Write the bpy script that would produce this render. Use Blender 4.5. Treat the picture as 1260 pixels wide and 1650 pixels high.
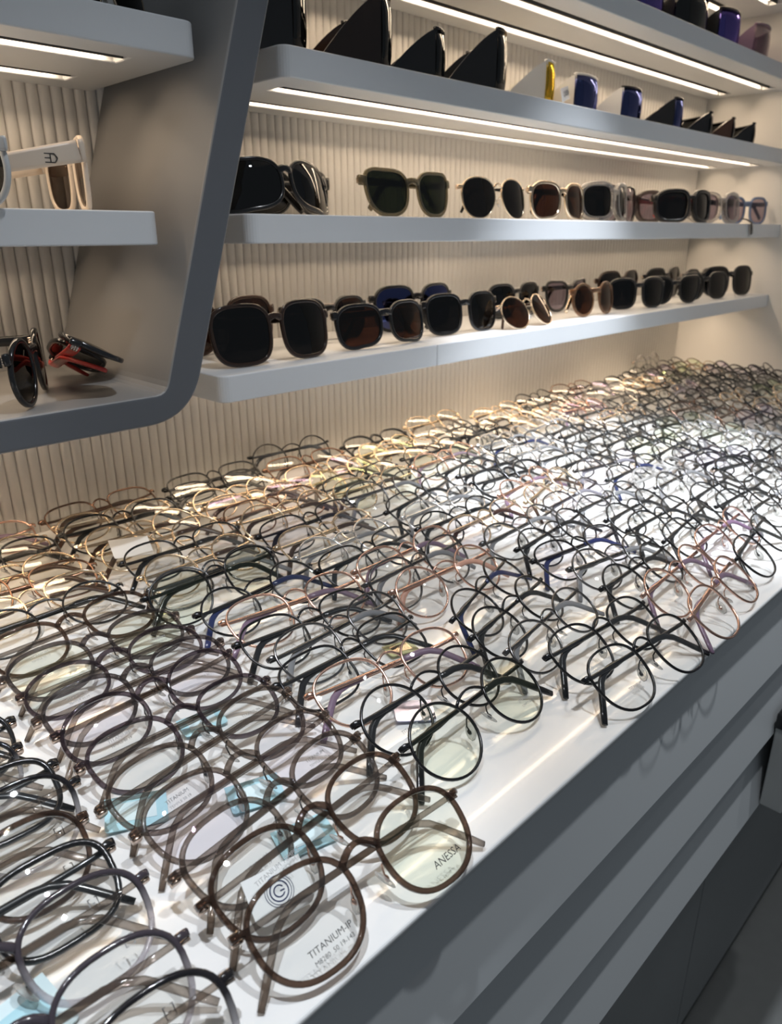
import bpy, math, random
import numpy as np
from mathutils import Matrix, Vector
from mathutils.bvhtree import BVHTree

for o in list(bpy.data.objects):
    bpy.data.objects.remove(o, do_unlink=True)
SC = bpy.context.scene
COL = SC.collection
R = math.radians
K = 0.77             # layout units to metres (applied once at the end)
C0 = 1.10            # height of the counter top above the floor, layout units
YW = 0.785           # ribbed wall (face plane), counter front edge is y = 0
XE = 2.25            # end wall
YS = 0.54            # front of the shelves
SH_T = 0.033         # shelf thickness
SHELF_Z = [C0 + v for v in (0.190, 0.371, 0.549, 0.727)]   # undersides

# ------------------------------------------------------------------ camera
FPX = 1188.1
cam_d = bpy.data.cameras.new('camera')
cam = bpy.data.objects.new('camera', cam_d)
COL.objects.link(cam)
AX = np.array([[0.70557898, -0.25099647, 0.66269079],
               [-0.70862512, -0.24600955, 0.66130911],
               [-0.00295799, -0.93620514, -0.35144157]])
right, down, fwd = AX[:, 0], AX[:, 1], AX[:, 2]
M = Matrix.Identity(4)
for i in range(3):
    M[i][0] = right[i]; M[i][1] = -down[i]; M[i][2] = -fwd[i]
CAM = (0.0, -0.2204, C0 + 0.38)
M[0][3], M[1][3], M[2][3] = [K * v for v in CAM]
cam.matrix_world = M
cam_d.sensor_fit = 'HORIZONTAL'
cam_d.sensor_width = 36.0
cam_d.lens = 36.0 * FPX / 1260.0
cam_d.clip_start = 0.01
cam_d.dof.use_dof = True
cam_d.dof.focus_distance = 0.62 * K
cam_d.dof.aperture_fstop = 17.0
SC.camera = cam

# ------------------------------------------------------------------ world, lights, exposure
w = bpy.data.worlds.new('shop_air'); SC.world = w
w.use_nodes = True
bg = w.node_tree.nodes['Background']
bg.inputs[0].default_value = (0.80, 0.90, 1.0, 1)
bg.inputs[1].default_value = 0.17

def downlight(x, y, z, tx, ty, power, angle, col=(1.0, 0.97, 0.94), rad=0.022, blend=0.6):
    l = bpy.data.lights.new('downlight', 'SPOT')
    l.energy = power; l.spot_size = R(angle); l.spot_blend = blend
    l.shadow_soft_size = rad; l.color = col
    o = bpy.data.objects.new('downlight', l); COL.objects.link(o)
    o.location = (x, y, z)
    d = Vector((tx - x, ty - y, C0 - z))
    o.rotation_euler = d.to_track_quat('-Z', 'Y').to_euler()
    return o
downlight(1.30, 0.05, C0 + 1.75, 1.17, 0.33, 300, 30, (0.86, 0.92, 1.0))
downlight(0.02, -0.05, C0 + 1.75, 0.07, 0.24, 72, 27, (0.86, 0.92, 1.0))
downlight(0.50, -0.27, C0 + 1.75, 0.50, -0.05, 54, 62, (0.93, 0.96, 1.0))
downlight(2.0, -0.55, C0 + 1.75, 1.7, 0.1, 14, 60, (0.95, 0.97, 1.0))
downlight(1.35, -0.27, C0 + 1.75, 1.30, -0.20, 46, 62, (0.92, 0.96, 1.0), rad=0.03)
LED_POWER = 25.0

SC.view_settings.view_transform = 'Standard'
SC.view_settings.look = 'None'
SC.view_settings.gamma = 1.0
SC.view_settings.exposure = 0.0
SC.view_settings.use_curve_mapping = False
SC.cycles.transparent_max_bounces = 96
SC.cycles.max_bounces = 8
SC.cycles.glossy_bounces = 4
SC.cycles.use_denoising = True
SC.cycles.sample_clamp_indirect = 6.0

# ------------------------------------------------------------------ materials
MATS = {}
def newmat(name):
    m = bpy.data.materials.new(name); m.use_nodes = True
    nt = m.node_tree
    for n in list(nt.nodes):
        if n.type != 'OUTPUT_MATERIAL': nt.nodes.remove(n)
    MATS[name] = m
    return m, nt, nt.nodes['Material Output']

def pbr(name, col, rough=0.4, metal=0.0, bump=0.0, bscale=200.0, var=0.0, coat=0.0):
    m, nt, out = newmat(name)
    p = nt.nodes.new('ShaderNodeBsdfPrincipled')
    p.inputs['Base Color'].default_value = (*col, 1)
    p.inputs['Roughness'].default_value = rough
    p.inputs['Metallic'].default_value = metal
    p.inputs['Coat Weight'].default_value = coat
    if bump or var:
        tc = nt.nodes.new('ShaderNodeTexCoord')
        nz = nt.nodes.new('ShaderNodeTexNoise')
        nz.inputs['Scale'].default_value = bscale; nz.inputs['Detail'].default_value = 3
        nt.links.new(tc.outputs['Object'], nz.inputs['Vector'])
        if bump:
            b = nt.nodes.new('ShaderNodeBump'); b.inputs['Strength'].default_value = bump
            b.inputs['Distance'].default_value = 0.001
            nt.links.new(nz.outputs['Fac'], b.inputs['Height'])
            nt.links.new(b.outputs['Normal'], p.inputs['Normal'])
        if var:
            mx = nt.nodes.new('ShaderNodeMixRGB')
            mx.inputs[1].default_value = (*[c * (1 - var) for c in col], 1)
            mx.inputs[2].default_value = (*[min(1, c * (1 + var)) for c in col], 1)
            nt.links.new(nz.outputs['Fac'], mx.inputs[0])
            nt.links.new(mx.outputs[0], p.inputs['Base Color'])
    nt.links.new(p.outputs[0], out.inputs[0])
    return m

def crystal(name, col, tint, opac=0.5, rough=0.12):
    """translucent acetate: coloured body that lets some light straight through"""
    m, nt, out = newmat(name)
    p = nt.nodes.new('ShaderNodeBsdfPrincipled')
    p.inputs['Base Color'].default_value = (*col, 1); p.inputs['Roughness'].default_value = rough
    t = nt.nodes.new('ShaderNodeBsdfTransparent'); t.inputs[0].default_value = (*tint, 1)
    lw = nt.nodes.new('ShaderNodeLayerWeight'); lw.inputs[0].default_value = 0.4
    mr = nt.nodes.new('ShaderNodeMapRange')
    mr.inputs[3].default_value = opac; mr.inputs[4].default_value = 1.0
    nt.links.new(lw.outputs['Facing'], mr.inputs[0])
    mx = nt.nodes.new('ShaderNodeMixShader')
    nt.links.new(mr.outputs[0], mx.inputs[0])
    nt.links.new(t.outputs[0], mx.inputs[1]); nt.links.new(p.outputs[0], mx.inputs[2])
    nt.links.new(mx.outputs[0], out.inputs[0])
    return m

def fade(name, top, bottom, tint):
    """acetate whose upper half is dyed dark and fades to clear below"""
    m, nt, out = newmat(name)
    tc = nt.nodes.new('ShaderNodeTexCoord'); sp = nt.nodes.new('ShaderNodeSeparateXYZ')
    nt.links.new(tc.outputs['Object'], sp.inputs[0])
    mr = nt.nodes.new('ShaderNodeMapRange'); mr.inputs[1].default_value = -0.012; mr.inputs[2].default_value = 0.006
    nt.links.new(sp.outputs['Y'], mr.inputs[0])
    c = nt.nodes.new('ShaderNodeMixRGB')
    c.inputs[1].default_value = (*bottom, 1); c.inputs[2].default_value = (*top, 1)
    nt.links.new(mr.outputs[0], c.inputs[0])
    p = nt.nodes.new('ShaderNodeBsdfPrincipled'); p.inputs['Roughness'].default_value = 0.1
    nt.links.new(c.outputs[0], p.inputs['Base Color'])
    t = nt.nodes.new('ShaderNodeBsdfTransparent'); t.inputs[0].default_value = (*tint, 1)
    f = nt.nodes.new('ShaderNodeMapRange'); f.inputs[3].default_value = 0.35; f.inputs[4].default_value = 0.93
    nt.links.new(mr.outputs[0], f.inputs[0])
    mx = nt.nodes.new('ShaderNodeMixShader'); nt.links.new(f.outputs[0], mx.inputs[0])
    nt.links.new(t.outputs[0], mx.inputs[1]); nt.links.new(p.outputs[0], mx.inputs[2])
    nt.links.new(mx.outputs[0], out.inputs[0])
    return m

def lensmat(name, tint, gloss=(1, 1, 1), ior=1.35, base=0.0, edge=0.75):
    m, nt, out = newmat(name)
    t = nt.nodes.new('ShaderNodeBsdfTransparent'); t.inputs[0].default_value = (*tint, 1)
    g = nt.nodes.new('ShaderNodeBsdfGlossy'); g.inputs['Roughness'].default_value = 0.015
    g.inputs[0].default_value = (*gloss, 1)
    f0 = ((ior - 1) / (ior + 1)) ** 2 + base
    lw = nt.nodes.new('ShaderNodeLayerWeight'); lw.inputs[0].default_value = 0.5
    pw = nt.nodes.new('ShaderNodeMath'); pw.operation = 'POWER'; pw.inputs[1].default_value = 5.0
    nt.links.new(lw.outputs['Facing'], pw.inputs[0])
    mr = nt.nodes.new('ShaderNodeMapRange'); mr.inputs[3].default_value = f0; mr.inputs[4].default_value = min(1.0, edge + base)
    nt.links.new(pw.outputs[0], mr.inputs[0]); fac = mr.outputs[0]
    mx = nt.nodes.new('ShaderNodeMixShader')
    nt.links.new(fac, mx.inputs[0]); nt.links.new(t.outputs[0], mx.inputs[1]); nt.links.new(g.outputs[0], mx.inputs[2])
    nt.links.new(mx.outputs[0], out.inputs[0])
    return m

def ledmat(name, col, strength):
    m, nt, out = newmat(name)
    tc = nt.nodes.new('ShaderNodeTexCoord'); sp = nt.nodes.new('ShaderNodeSeparateXYZ')
    nt.links.new(tc.outputs['Object'], sp.inputs[0])
    mu = nt.nodes.new('ShaderNodeMath'); mu.operation = 'MULTIPLY'; mu.inputs[1].default_value = 2 * math.pi / 0.0085
    nt.links.new(sp.outputs['X'], mu.inputs[0])
    si = nt.nodes.new('ShaderNodeMath'); si.operation = 'SINE'; nt.links.new(mu.outputs[0], si.inputs[0])
    mr = nt.nodes.new('ShaderNodeMapRange'); mr.inputs[1].default_value = -1; mr.inputs[2].default_value = 1
    mr.inputs[3].default_value = 0.45 * strength; mr.inputs[4].default_value = 1.55 * strength
    nt.links.new(si.outputs[0], mr.inputs[0])
    e = nt.nodes.new('ShaderNodeEmission'); e.inputs[0].default_value = (*col, 1)
    nt.links.new(mr.outputs[0], e.inputs[1]); nt.links.new(e.outputs[0], out.inputs[0])
    return m

pbr('counter_white', (0.80, 0.80, 0.79), 0.13, bump=0.02, bscale=40, coat=0.3)
pbr('wall_paint', (0.80, 0.78, 0.745), 0.6, bump=0.05, bscale=300)
pbr('flute_paint', (0.80, 0.775, 0.735), 0.5, var=0.015, bscale=6)
pbr('shelf_lacquer', (0.66, 0.68, 0.70), 0.35, bump=0.03, bscale=200)
pbr('frame_front', (0.105, 0.112, 0.124), 0.4, bump=0.03, bscale=200)
pbr('frame_inside', (0.24, 0.235, 0.23), 0.45, bump=0.03, bscale=200)
pbr('cabinet_lacquer', (0.50, 0.52, 0.53), 0.42, bump=0.03, bscale=200)
pbr('cabinet_door', (0.20, 0.21, 0.215), 0.4, bump=0.03, bscale=200)
pbr('plinth_dark', (0.05, 0.05, 0.05), 0.6, bump=0.02)
pbr('floor_tile', (0.10, 0.103, 0.10), 0.3, bump=0.05, bscale=30, var=0.1)
pbr('groove_metal', (0.10, 0.10, 0.10), 0.5, bump=0.02)
ledmat('led_warm', (1.0, 0.77, 0.54), 5.0)
MATS['led_warm'].cycles.emission_sampling = 'NONE'
def strip_light(x0, x1, y, z, parent, gain=1.0):
    """the lamp of one light strip: a long thin area light shining down from the strip's face"""
    l = bpy.data.lights.new('strip_lamp', 'AREA'); l.shape = 'RECTANGLE'
    l.size = x1 - x0; l.size_y = 0.0085; l.color = (1.0, 0.77, 0.54)
    l.energy = gain * LED_POWER * math.pi * (x1 - x0) * 0.0085
    o = bpy.data.objects.new('strip_lamp', l); COL.objects.link(o)
    o.parent = parent; o.matrix_parent_inverse = Matrix.Translation(parent.location).inverted()
    o.location = ((x0 + x1) / 2, y, z)
    return o

for n, c, r_ in (('metal_black', (0.006, 0.006, 0.007), 0.22), ('plastic_black', (0.012, 0.012, 0.013), 0.18),
                 ('plastic_brown', (0.055, 0.028, 0.018), 0.2), ('plastic_purple', (0.20, 0.13, 0.19), 0.25),
                 ('plastic_navy', (0.02, 0.03, 0.10), 0.2), ('plastic_salmon', (0.62, 0.33, 0.24), 0.3),
                 ('plastic_white', (0.82, 0.82, 0.80), 0.2), ('plastic_cream', (0.80, 0.68, 0.56), 0.3),
                 ('plastic_red', (0.55, 0.05, 0.04), 0.3), ('plastic_bluegrey', (0.16, 0.22, 0.36), 0.25),
                 ('plastic_grey', (0.22, 0.22, 0.23), 0.25), ('pearl_grey', (0.55, 0.57, 0.58), 0.18),
                 ('card_white', (0.85, 0.85, 0.84), 0.5), ('print_black', (0.03, 0.03, 0.03), 0.6),
                 ('print_grey', (0.33, 0.33, 0.33), 0.6), ('card_cyan', (0.45, 0.72, 0.80), 0.35),
                 ('card_cyan_light', (0.70, 0.85, 0.88), 0.4), ('card_yellow', (0.62, 0.60, 0.30), 0.4),
                 ('box_grey', (0.40, 0.41, 0.40), 0.5)):
    pbr(n, c, r_)
for n, c, r_ in (('metal_gun', (0.16, 0.155, 0.155), 0.22), ('metal_silver', (0.72, 0.72, 0.72), 0.18),
                 ('metal_gold', (0.70, 0.56, 0.40), 0.2), ('metal_rose', (0.66, 0.42, 0.33), 0.2),
                 ('metal_bronze', (0.22, 0.13, 0.09), 0.25), ('metal_hinge', (0.62, 0.50, 0.42), 0.25),
                 ('foil_holo', (0.60, 0.62, 0.85), 0.15)):
    pbr(n, c, r_, metal=1.0)
crystal('ace_brown', (0.040, 0.024, 0.017), (0.58, 0.46, 0.39), 0.46, 0.04)
crystal('ace_taupe', (0.055, 0.043, 0.037), (0.72, 0.65, 0.60), 0.32, 0.04)
crystal('ace_temple', (0.055, 0.045, 0.040), (0.80, 0.74, 0.69), 0.22, 0.05)
crystal('ace_smoke', (0.040, 0.033, 0.033), (0.62, 0.57, 0.56), 0.36, 0.05)
crystal('ace_plum', (0.030, 0.022, 0.026), (0.60, 0.53, 0.56), 0.38, 0.05)
crystal('ace_clear', (0.45, 0.44, 0.43), (0.92, 0.91, 0.90), 0.18, 0.06)
crystal('ace_amber', (0.20, 0.11, 0.06), (0.75, 0.56, 0.40), 0.42)
crystal('ace_olive', (0.20, 0.17, 0.11), (0.70, 0.64, 0.50), 0.45)
crystal('ace_tortoise', (0.035, 0.020, 0.014), (0.30, 0.16, 0.08), 0.82)
crystal('pad_clear', (0.60, 0.59, 0.57), (0.90, 0.90, 0.88), 0.25, 0.08)
fade('ace_blackfade', (0.012, 0.011, 0.013), (0.40, 0.39, 0.40), (0.88, 0.86, 0.87))
fade('ace_plumfade', (0.050, 0.041, 0.050), (0.42, 0.40, 0.41), (0.86, 0.83, 0.86))
lensmat('lens_clear', (0.99, 0.992, 0.988), (1, 1, 1), 1.42, 0.0, 0.4)
lensmat('lens_clear_green', (0.975, 0.988, 0.95), (0.8, 1.0, 0.6), 1.3, 0.0, 0.5)
lensmat('lens_clear_violet', (0.985, 0.975, 0.99), (0.7, 0.6, 1.0), 1.3, 0.0, 0.5)
lensmat('lens_dark', (0.075, 0.07, 0.07), (1, 1, 1), 1.45)
lensmat('lens_brown', (0.20, 0.12, 0.085), (1, 0.95, 0.9), 1.45)
lensmat('lens_green', (0.11, 0.13, 0.09), (1, 1, 1), 1.45)
lensmat('lens_blue', (0.04, 0.05, 0.09), (0.35, 0.42, 1.0), 1.6, 0.10)
lensmat('lens_purple', (0.05, 0.03, 0.09), (0.35, 0.28, 1.0), 1.7, 0.22)
lensmat('lens_yellow', (0.5, 0.35, 0.03), (1.0, 0.75, 0.1), 1.6, 0.35)
lensmat('lens_black', (0.012, 0.012, 0.012), (1, 1, 1), 1.5)
lensmat('lens_palegrey', (0.55, 0.5, 0.55), (1, 1, 1), 1.45)

# ------------------------------------------------------------------ mesh helpers
class MB:
    def __init__(s): s.v = []; s.f = []; s.m = []; s.s = []
    def add(s, vs, fs, mat=0, smooth=True):
        b = len(s.v); s.v += [tuple(float(c) for c in q) for q in vs]
        for f in fs:
            s.f.append(tuple(b + i for i in f)); s.m.append(mat); s.s.append(smooth)
    def box(s, lo, hi, mat=0):
        x0, y0, z0 = lo; x1, y1, z1 = hi
        s.add([(x0, y0, z0), (x1, y0, z0), (x1, y1, z0), (x0, y1, z0), (x0, y0, z1), (x1, y0, z1), (x1, y1, z1), (x0, y1, z1)],
              [(0, 3, 2, 1), (4, 5, 6, 7), (0, 1, 5, 4), (1, 2, 6, 5), (2, 3, 7, 6), (3, 0, 4, 7)], mat, False)
    def prism(s, pts, axis, a, b, mat=0, smooth=False):
        """extrude a closed 2-D outline along one axis"""
        n = len(pts)
        def P(p, t):
            return {'x': (t, p[0], p[1]), 'y': (p[0], t, p[1]), 'z': (p[0], p[1], t)}[axis]
        vs = [P(p, a) for p in pts] + [P(p, b) for p in pts]
        s.add(vs, [tuple(range(n - 1, -1, -1)), tuple(range(n, 2 * n))] +
              [(i, (i + 1) % n, n + (i + 1) % n, n + i) for i in range(n)], mat, smooth)
    def sweep(s, pts, wide, sizes, mat=0, closed=False, k=8, up=None):
        """sweep a rounded section along pts; sizes[i] = (size along 'wide', size across)"""
        pts = [np.array(p, float) for p in pts]; n = len(pts); rings = []
        for i, p in enumerate(pts):
            a_ = pts[(i - 1) % n] if (closed or i > 0) else p
            b_ = pts[(i + 1) % n] if (closed or i < n - 1) else p
            t = b_ - a_; t /= (np.linalg.norm(t) + 1e-12)
            wv = np.array(wide[i] if isinstance(wide, list) else wide, float)
            c = np.cross(t, wv); c /= (np.linalg.norm(c) + 1e-12)
            a = np.cross(c, t); a /= (np.linalg.norm(a) + 1e-12)
            w_, h_ = sizes[i] if isinstance(sizes, list) else sizes
            ring = []
            for j in range(k):
                th = 2 * math.pi * (j + 0.5) / k
                cx, sy = math.cos(th), math.sin(th)
                e = 0.62
                cx = math.copysign(abs(cx) ** e, cx); sy = math.copysign(abs(sy) ** e, sy)
                ring.append(p + a * cx * w_ / 2 + c * sy * h_ / 2)
            rings.append(ring)
        vs = [q for r_ in rings for q in r_]; fs = []
        for i in range(n if closed else n - 1):
            i2 = (i + 1) % n
            for j in range(k):
                fs.append((i * k + j, i * k + (j + 1) % k, i2 * k + (j + 1) % k, i2 * k + j))
        if not closed:
            fs.append(tuple(range(k - 1, -1, -1))); fs.append(tuple((n - 1) * k + j for j in range(k)))
        s.add(vs, fs, mat)
    def ball(s, c, r3, rot=None, mat=0, nu=10, nv=6):
        vs = []
        for i in range(nv + 1):
            ph = math.pi * i / nv
            for j in range(nu):
                th = 2 * math.pi * j / nu
                q = np.array([r3[0] * math.sin(ph) * math.cos(th), r3[1] * math.sin(ph) * math.sin(th), r3[2] * math.cos(ph)])
                if rot is not None: q = rot @ q
                vs.append(q + np.array(c))
        fs = [(i * nu + j, i * nu + (j + 1) % nu, (i + 1) * nu + (j + 1) % nu, (i + 1) * nu + j) for i in range(nv) for j in range(nu)]
        s.add(vs, fs, mat)
    def mesh(s, name, nmat=1):
        me = bpy.data.meshes.new(name)
        me.from_pydata(s.v, [], s.f)
        me.polygons.foreach_set('material_index', s.m)
        me.polygons.foreach_set('use_smooth', s.s)
        for i in range(nmat): me.materials.append(None)
        me.validate(); me.update()
        return me

def put(name, me, mats, parent=None, loc=None, rot=None):
    o = bpy.data.objects.new(name, me); COL.objects.link(o)
    if isinstance(mats, str): mats = [mats]
    for i, mm in enumerate(mats):
        o.material_slots[i].link = 'OBJECT'; o.material_slots[i].material = MATS[mm]
    if parent: o.parent = parent
    if loc is not None: o.location = loc
    if rot is not None: o.rotation_euler = rot
    return o

def tag(o, label=None, cat=None, group=None, kind=None):
    if label: o['label'] = label
    if cat: o['category'] = cat
    if group: o['group'] = group
    if kind: o['kind'] = kind
    return o

def empty(name, loc, rot=(0, 0, 0)):
    o = bpy.data.objects.new(name, None); COL.objects.link(o)
    o.empty_display_size = 0.02; o.location = loc; o.rotation_euler = rot
    return o

def bake(o, cutters=(), bevel=0.0, seg=3):
    """apply boolean grooves and a small edge bevel"""
    for c in cutters:
        b = o.modifiers.new('cut', 'BOOLEAN'); b.object = c; b.operation = 'DIFFERENCE'; b.solver = 'EXACT'
    if bevel:
        b = o.modifiers.new('bev', 'BEVEL'); b.width = bevel; b.segments = seg; b.limit_method = 'ANGLE'; b.angle_limit = R(40)
        b.harden_normals = False
    bpy.context.view_layer.update()
    dg = bpy.context.evaluated_depsgraph_get()
    me = bpy.data.meshes.new_from_object(o.evaluated_get(dg))
    mats = [s_.material for s_ in o.material_slots]
    o.modifiers.clear(); o.data = me
    for i, mm in enumerate(mats):
        if i < len(o.material_slots):
            o.material_slots[i].link = 'OBJECT'; o.material_slots[i].material = mm
    for c in cutters:
        bpy.data.objects.remove(c, do_unlink=True)
    return o

# ------------------------------------------------------------------ the setting
m = MB(); m.box((-1.2, -2.6, -0.05), (XE + 1.0, 0.9, 0.0))
tag(put('floor', m.mesh('floor'), 'floor_tile'), kind='structure')
ZTOP = C0 + 1.15
m = MB(); m.box((-0.9, YW + 0.001, 0.0), (XE + 0.1, YW + 0.06, ZTOP))
wall = tag(put('wall_back', m.mesh('wall_back'), 'wall_paint'), kind='structure')
PITCH = 0.0145
m = MB()
prof = [(PITCH / 2, 0.002)] + [(PITCH / 2 * math.cos(math.pi * i / 10) * 0.985, -0.0052 * math.sin(math.pi * i / 10) ** 0.75) for i in range(11)] + [(-PITCH / 2, 0.002)]
m.prism(prof, 'z', C0 - 0.02, ZTOP, smooth=True)
fl_me = m.mesh('flute')
for i in range(int((XE - 0.02) / PITCH)):
    put('flute', fl_me, 'flute_paint', wall, (0.02 + PITCH * (i + 0.5), YW, 0))
m = MB(); m.box((XE, -0.55, 0.0), (XE + 0.12, YW + 0.06, ZTOP + 0.3))
we = tag(put('wall_right', m.mesh('wall_right'), 'wall_paint'), kind='structure')
bake(we, bevel=0.006)

# worktop with a chamfered lower edge
m = MB()
m.prism([(0.0, C0), (0.0, C0 - 0.005), (0.03, C0 - 0.006), (YW, C0 - 0.006), (YW, C0)], 'x', -0.55, XE)
wt = put('worktop', m.mesh('worktop'), 'counter_white')
bake(wt, bevel=0.002)
m = MB(); m.prism([(0.001, C0 - 0.0052), (0.014, C0 - 0.031), (0.03, C0 - 0.034), (YW, C0 - 0.034), (YW, C0 - 0.0055), (0.03, C0 - 0.0055)], 'x', -0.55, XE)
put('edge_band', m.mesh('edge_band'), 'cabinet_lacquer', wt)
tag(wt, 'glossy white counter top covered with rows of eyeglasses', 'counter top')

cab = empty('counter_cabinet', (0.8, 0.3, 0))
tag(cab, 'grey counter cabinet with three lapped boards above recessed doors', 'cabinet')
def childmesh(name, mb, mats, par, bev=0.0):
    o = put(name, mb.mesh(name), mats, par)
    o.matrix_parent_inverse = Matrix.Translation(par.location).inverted()
    if bev: bake(o, bevel=bev)
    return o
m = MB(); m.box((-0.54, 0.105, 0.03), (XE - 0.002, YW - 0.005, C0 - 0.0345))
childmesh('body', m, 'cabinet_door', cab)
for i in range(3):
    zt = C0 - 0.030 - 0.124 * i; zb = zt - 0.124
    m = MB()
    m.prism([(0.0175, zt), (0.0, zb + 0.022), (0.017, zb + 0.0215), (0.106, zb + 0.0215), (0.106, zt)], 'x', -0.53, XE - 0.001)
    childmesh('lap_board', m, 'cabinet_lacquer', cab)
    m = MB(); m.box((-0.53, 0.0178, zb - 0.001), (XE - 0.001, 0.106, zb + 0.0216))
    childmesh('shadow_gap', m, 'cabinet_lacquer', cab)
x = 1.08 - 3 * 0.6
while x < XE - 0.1:
    x1 = min(x + 0.6, XE - 0.003)
    m = MB(); m.box((x + 0.0015, 0.085, 0.035), (x1 - 0.0015, 0.1045, C0 - 0.40))
    childmesh('door', m, 'cabinet_door', cab, 0.001)
    x = x1
m = MB(); m.box((-0.53, 0.11, 0.0), (XE - 0.003, YW - 0.01, 0.032))
childmesh('plinth', m, 'plinth_dark', cab)

# ------------------------------------------------------------------ shelves with recessed light strips
def rounded(x0, x1, y0, y1, r, corners):
    """outline in the xy plane, counter clockwise; corners: set of 'lf','rf' rounded"""
    pts = []
    def arc(cx, cy, a0, a1):
        for i in range(7):
            a = R(a0 + (a1 - a0) * i / 6); pts.append((cx + r * math.cos(a), cy + r * math.sin(a)))
    if 'lf' in corners: arc(x0 + r, y0 + r, 180, 270)
    else: pts.append((x0, y0))
    if 'rf' in corners: arc(x1 - r, y0 + r, 270, 360)
    else: pts.append((x1, y0))
    pts.append((x1, y1)); pts.append((x0, y1))
    return pts

def shelf(label, x0, x1, z, corners, led=None, y0=YS, strips=(0.618, 0.728)):
    root = empty('wall_shelf', ((x0 + x1) / 2, YW, z))
    tag(root, label, 'shelf')
    m = MB(); m.prism(rounded(x0, x1, y0, YW - 0.004, 0.013, corners), 'z', z, z + SH_T)
    o = put('board', m.mesh('board'), 'shelf_lacquer', root)
    o.matrix_parent_inverse = Matrix.Translation(root.location).inverted()
    cut = []
    if led:
        for ys in strips:
            c = MB(); c.box((led[0], ys - 0.026, z - 0.01), (led[1], ys + 0.0095, z + 0.013))
            cut.append(put('cutter', c.mesh('cutter'), 'groove_metal'))
    bake(o, cut, bevel=0.0018)
    if led:
        for ys in strips:
            c = MB(); c.box((led[0] + 0.0005, ys - 0.0258, z + 0.0110), (led[1] - 0.0005, ys + 0.0092, z + 0.0128))
            c.box((led[0] + 0.0005, ys - 0.0110, z + 0.0018), (led[1] - 0.0005, ys - 0.0080, z + 0.0115))
            g = childmesh('light_channel', c, 'groove_metal', root)
            c = MB(); c.box((led[0] + 0.012, ys - 0.0010, z + 0.0088), (led[1] - 0.012, ys + 0.0078, z + 0.0112))
            s_ = put('light_strip', c.mesh('light_strip'), 'led_warm', g)
            strip_light(led[0] + 0.012, led[1] - 0.012, ys + 0.0034, z + 0.0085, root, 1.2 if z < SHELF_Z[0] + .01 else 1.0)
    return root

ENDS = [0.478, 0.532, 0.592, 0.65]
shelf('lowest pale grey wall shelf, short length beside the slanted partition', ENDS[0], 0.8635, SHELF_Z[0], {'lf'}, (ENDS[0] + 0.04, 0.85), strips=(0.66, 0.748))
shelf('lowest pale grey wall shelf, long length running to the end wall', 0.8645, XE + 0.004, SHELF_Z[0], set(), (0.88, 2.19), strips=(0.66, 0.748))
shelf('middle pale grey wall shelf carrying sunglasses and clear goggles', ENDS[1], XE + 0.004, SHELF_Z[1], {'lf'}, (ENDS[1] + 0.05, 2.20))
shelf('upper pale grey wall shelf carrying wraparound visors', ENDS[2], XE + 0.004, SHELF_Z[2], {'lf'}, (ENDS[2] + 0.04, 2.21))
shelf('topmost pale grey wall shelf carrying purple goggles', ENDS[3], XE + 0.004, SHELF_Z[3], {'lf'}, (ENDS[3] + 0.04, 2.205))
# one more shelf above, only its strip shows at the corner
shelf('highest wall shelf with light strips above the purple goggles', 0.70, XE + 0.004, C0 + 0.905, {'lf'}, (0.74, 2.17))

# slanted frame (niche) on the left
root = empty('slanted_partition', (0.43, YW, SHELF_Z[0]))
tag(root, 'dark grey slanted partition frame with rounded lower corner beside the shelves', 'partition')
YF = 0.502
zb = C0 + 0.190; th = 0.032
def xo(z): return 0.418 + (z - C0 - 0.205) * 0.325
# outline in xz, with rounded outer corner
outer = []
c_x, c_z, rr = 0.375, zb + 0.040, 0.040
zt_ = C0 + 1.05
pts_out = [(-0.6, zb)]
P0 = np.array([0.36, zb]); P1 = np.array([xo(zb), zb]); P2 = np.array([xo(zb + 0.05), zb + 0.05])
for i in range(11):
    t = i / 10.0
    q = (1 - t) ** 2 * P0 + 2 * t * (1 - t) * P1 + t * t * P2
    pts_out.append((q[0], q[1]))
pts_out.append((xo(zt_), zt_))
wi = 0.0385
pts_in = [(xo(zt_) - wi, zt_)]
P2 = np.array([xo(zb + th + 0.012) - wi, zb + th + 0.012]); P1 = np.array([xo(zb + th) - wi, zb + th]); P0 = np.array([xo(zb + th) - wi - 0.012, zb + th])
for i in range(5):
    t = i / 4.0
    q = (1 - t) ** 2 * P2 + 2 * t * (1 - t) * P1 + t * t * P0
    pts_in.append((q[0], q[1]))
pts_in.append((-0.6, zb + th))
m = MB(); m.prism(pts_out + pts_in, 'y', YW - 0.004, YF); m.m[1] = 1
fo = put('frame', m.mesh('frame', 2), ['frame_inside', 'frame_front'], root)
fo.matrix_parent_inverse = Matrix.Translation(root.location).inverted()
cut = []
for ys in (0.612, 0.728):
    c = MB(); c.box((-0.5, ys - 0.013, zb - 0.01), (0.345, ys + 0.0095, zb + 0.013))
    cut.append(put('cutter', c.mesh('cutter'), 'groove_metal'))
bake(fo, cut, bevel=0.003)
for ys in (0.612, 0.728):
    c = MB(); c.box((-0.5, ys - 0.0125, zb + 0.0110), (0.344, ys + 0.0092, zb + 0.0128))
    g = childmesh('light_channel', c, 'groove_metal', root)
    c = MB(); c.box((-0.49, ys - 0.0010, zb + 0.0088), (0.335, ys + 0.0078, zb + 0.0112))
    put('light_strip', c.mesh('light_strip'), 'led_warm', g)
    strip_light(-0.49, 0.335, ys + 0.0034, zb + 0.0085, root, 1.2)
shelf('short pale grey shelf inside the slanted partition with cream sunglasses', -0.55, 0.415, SHELF_Z[1], {'rf'}, (-0.5, 0.36), y0=0.532)
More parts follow.
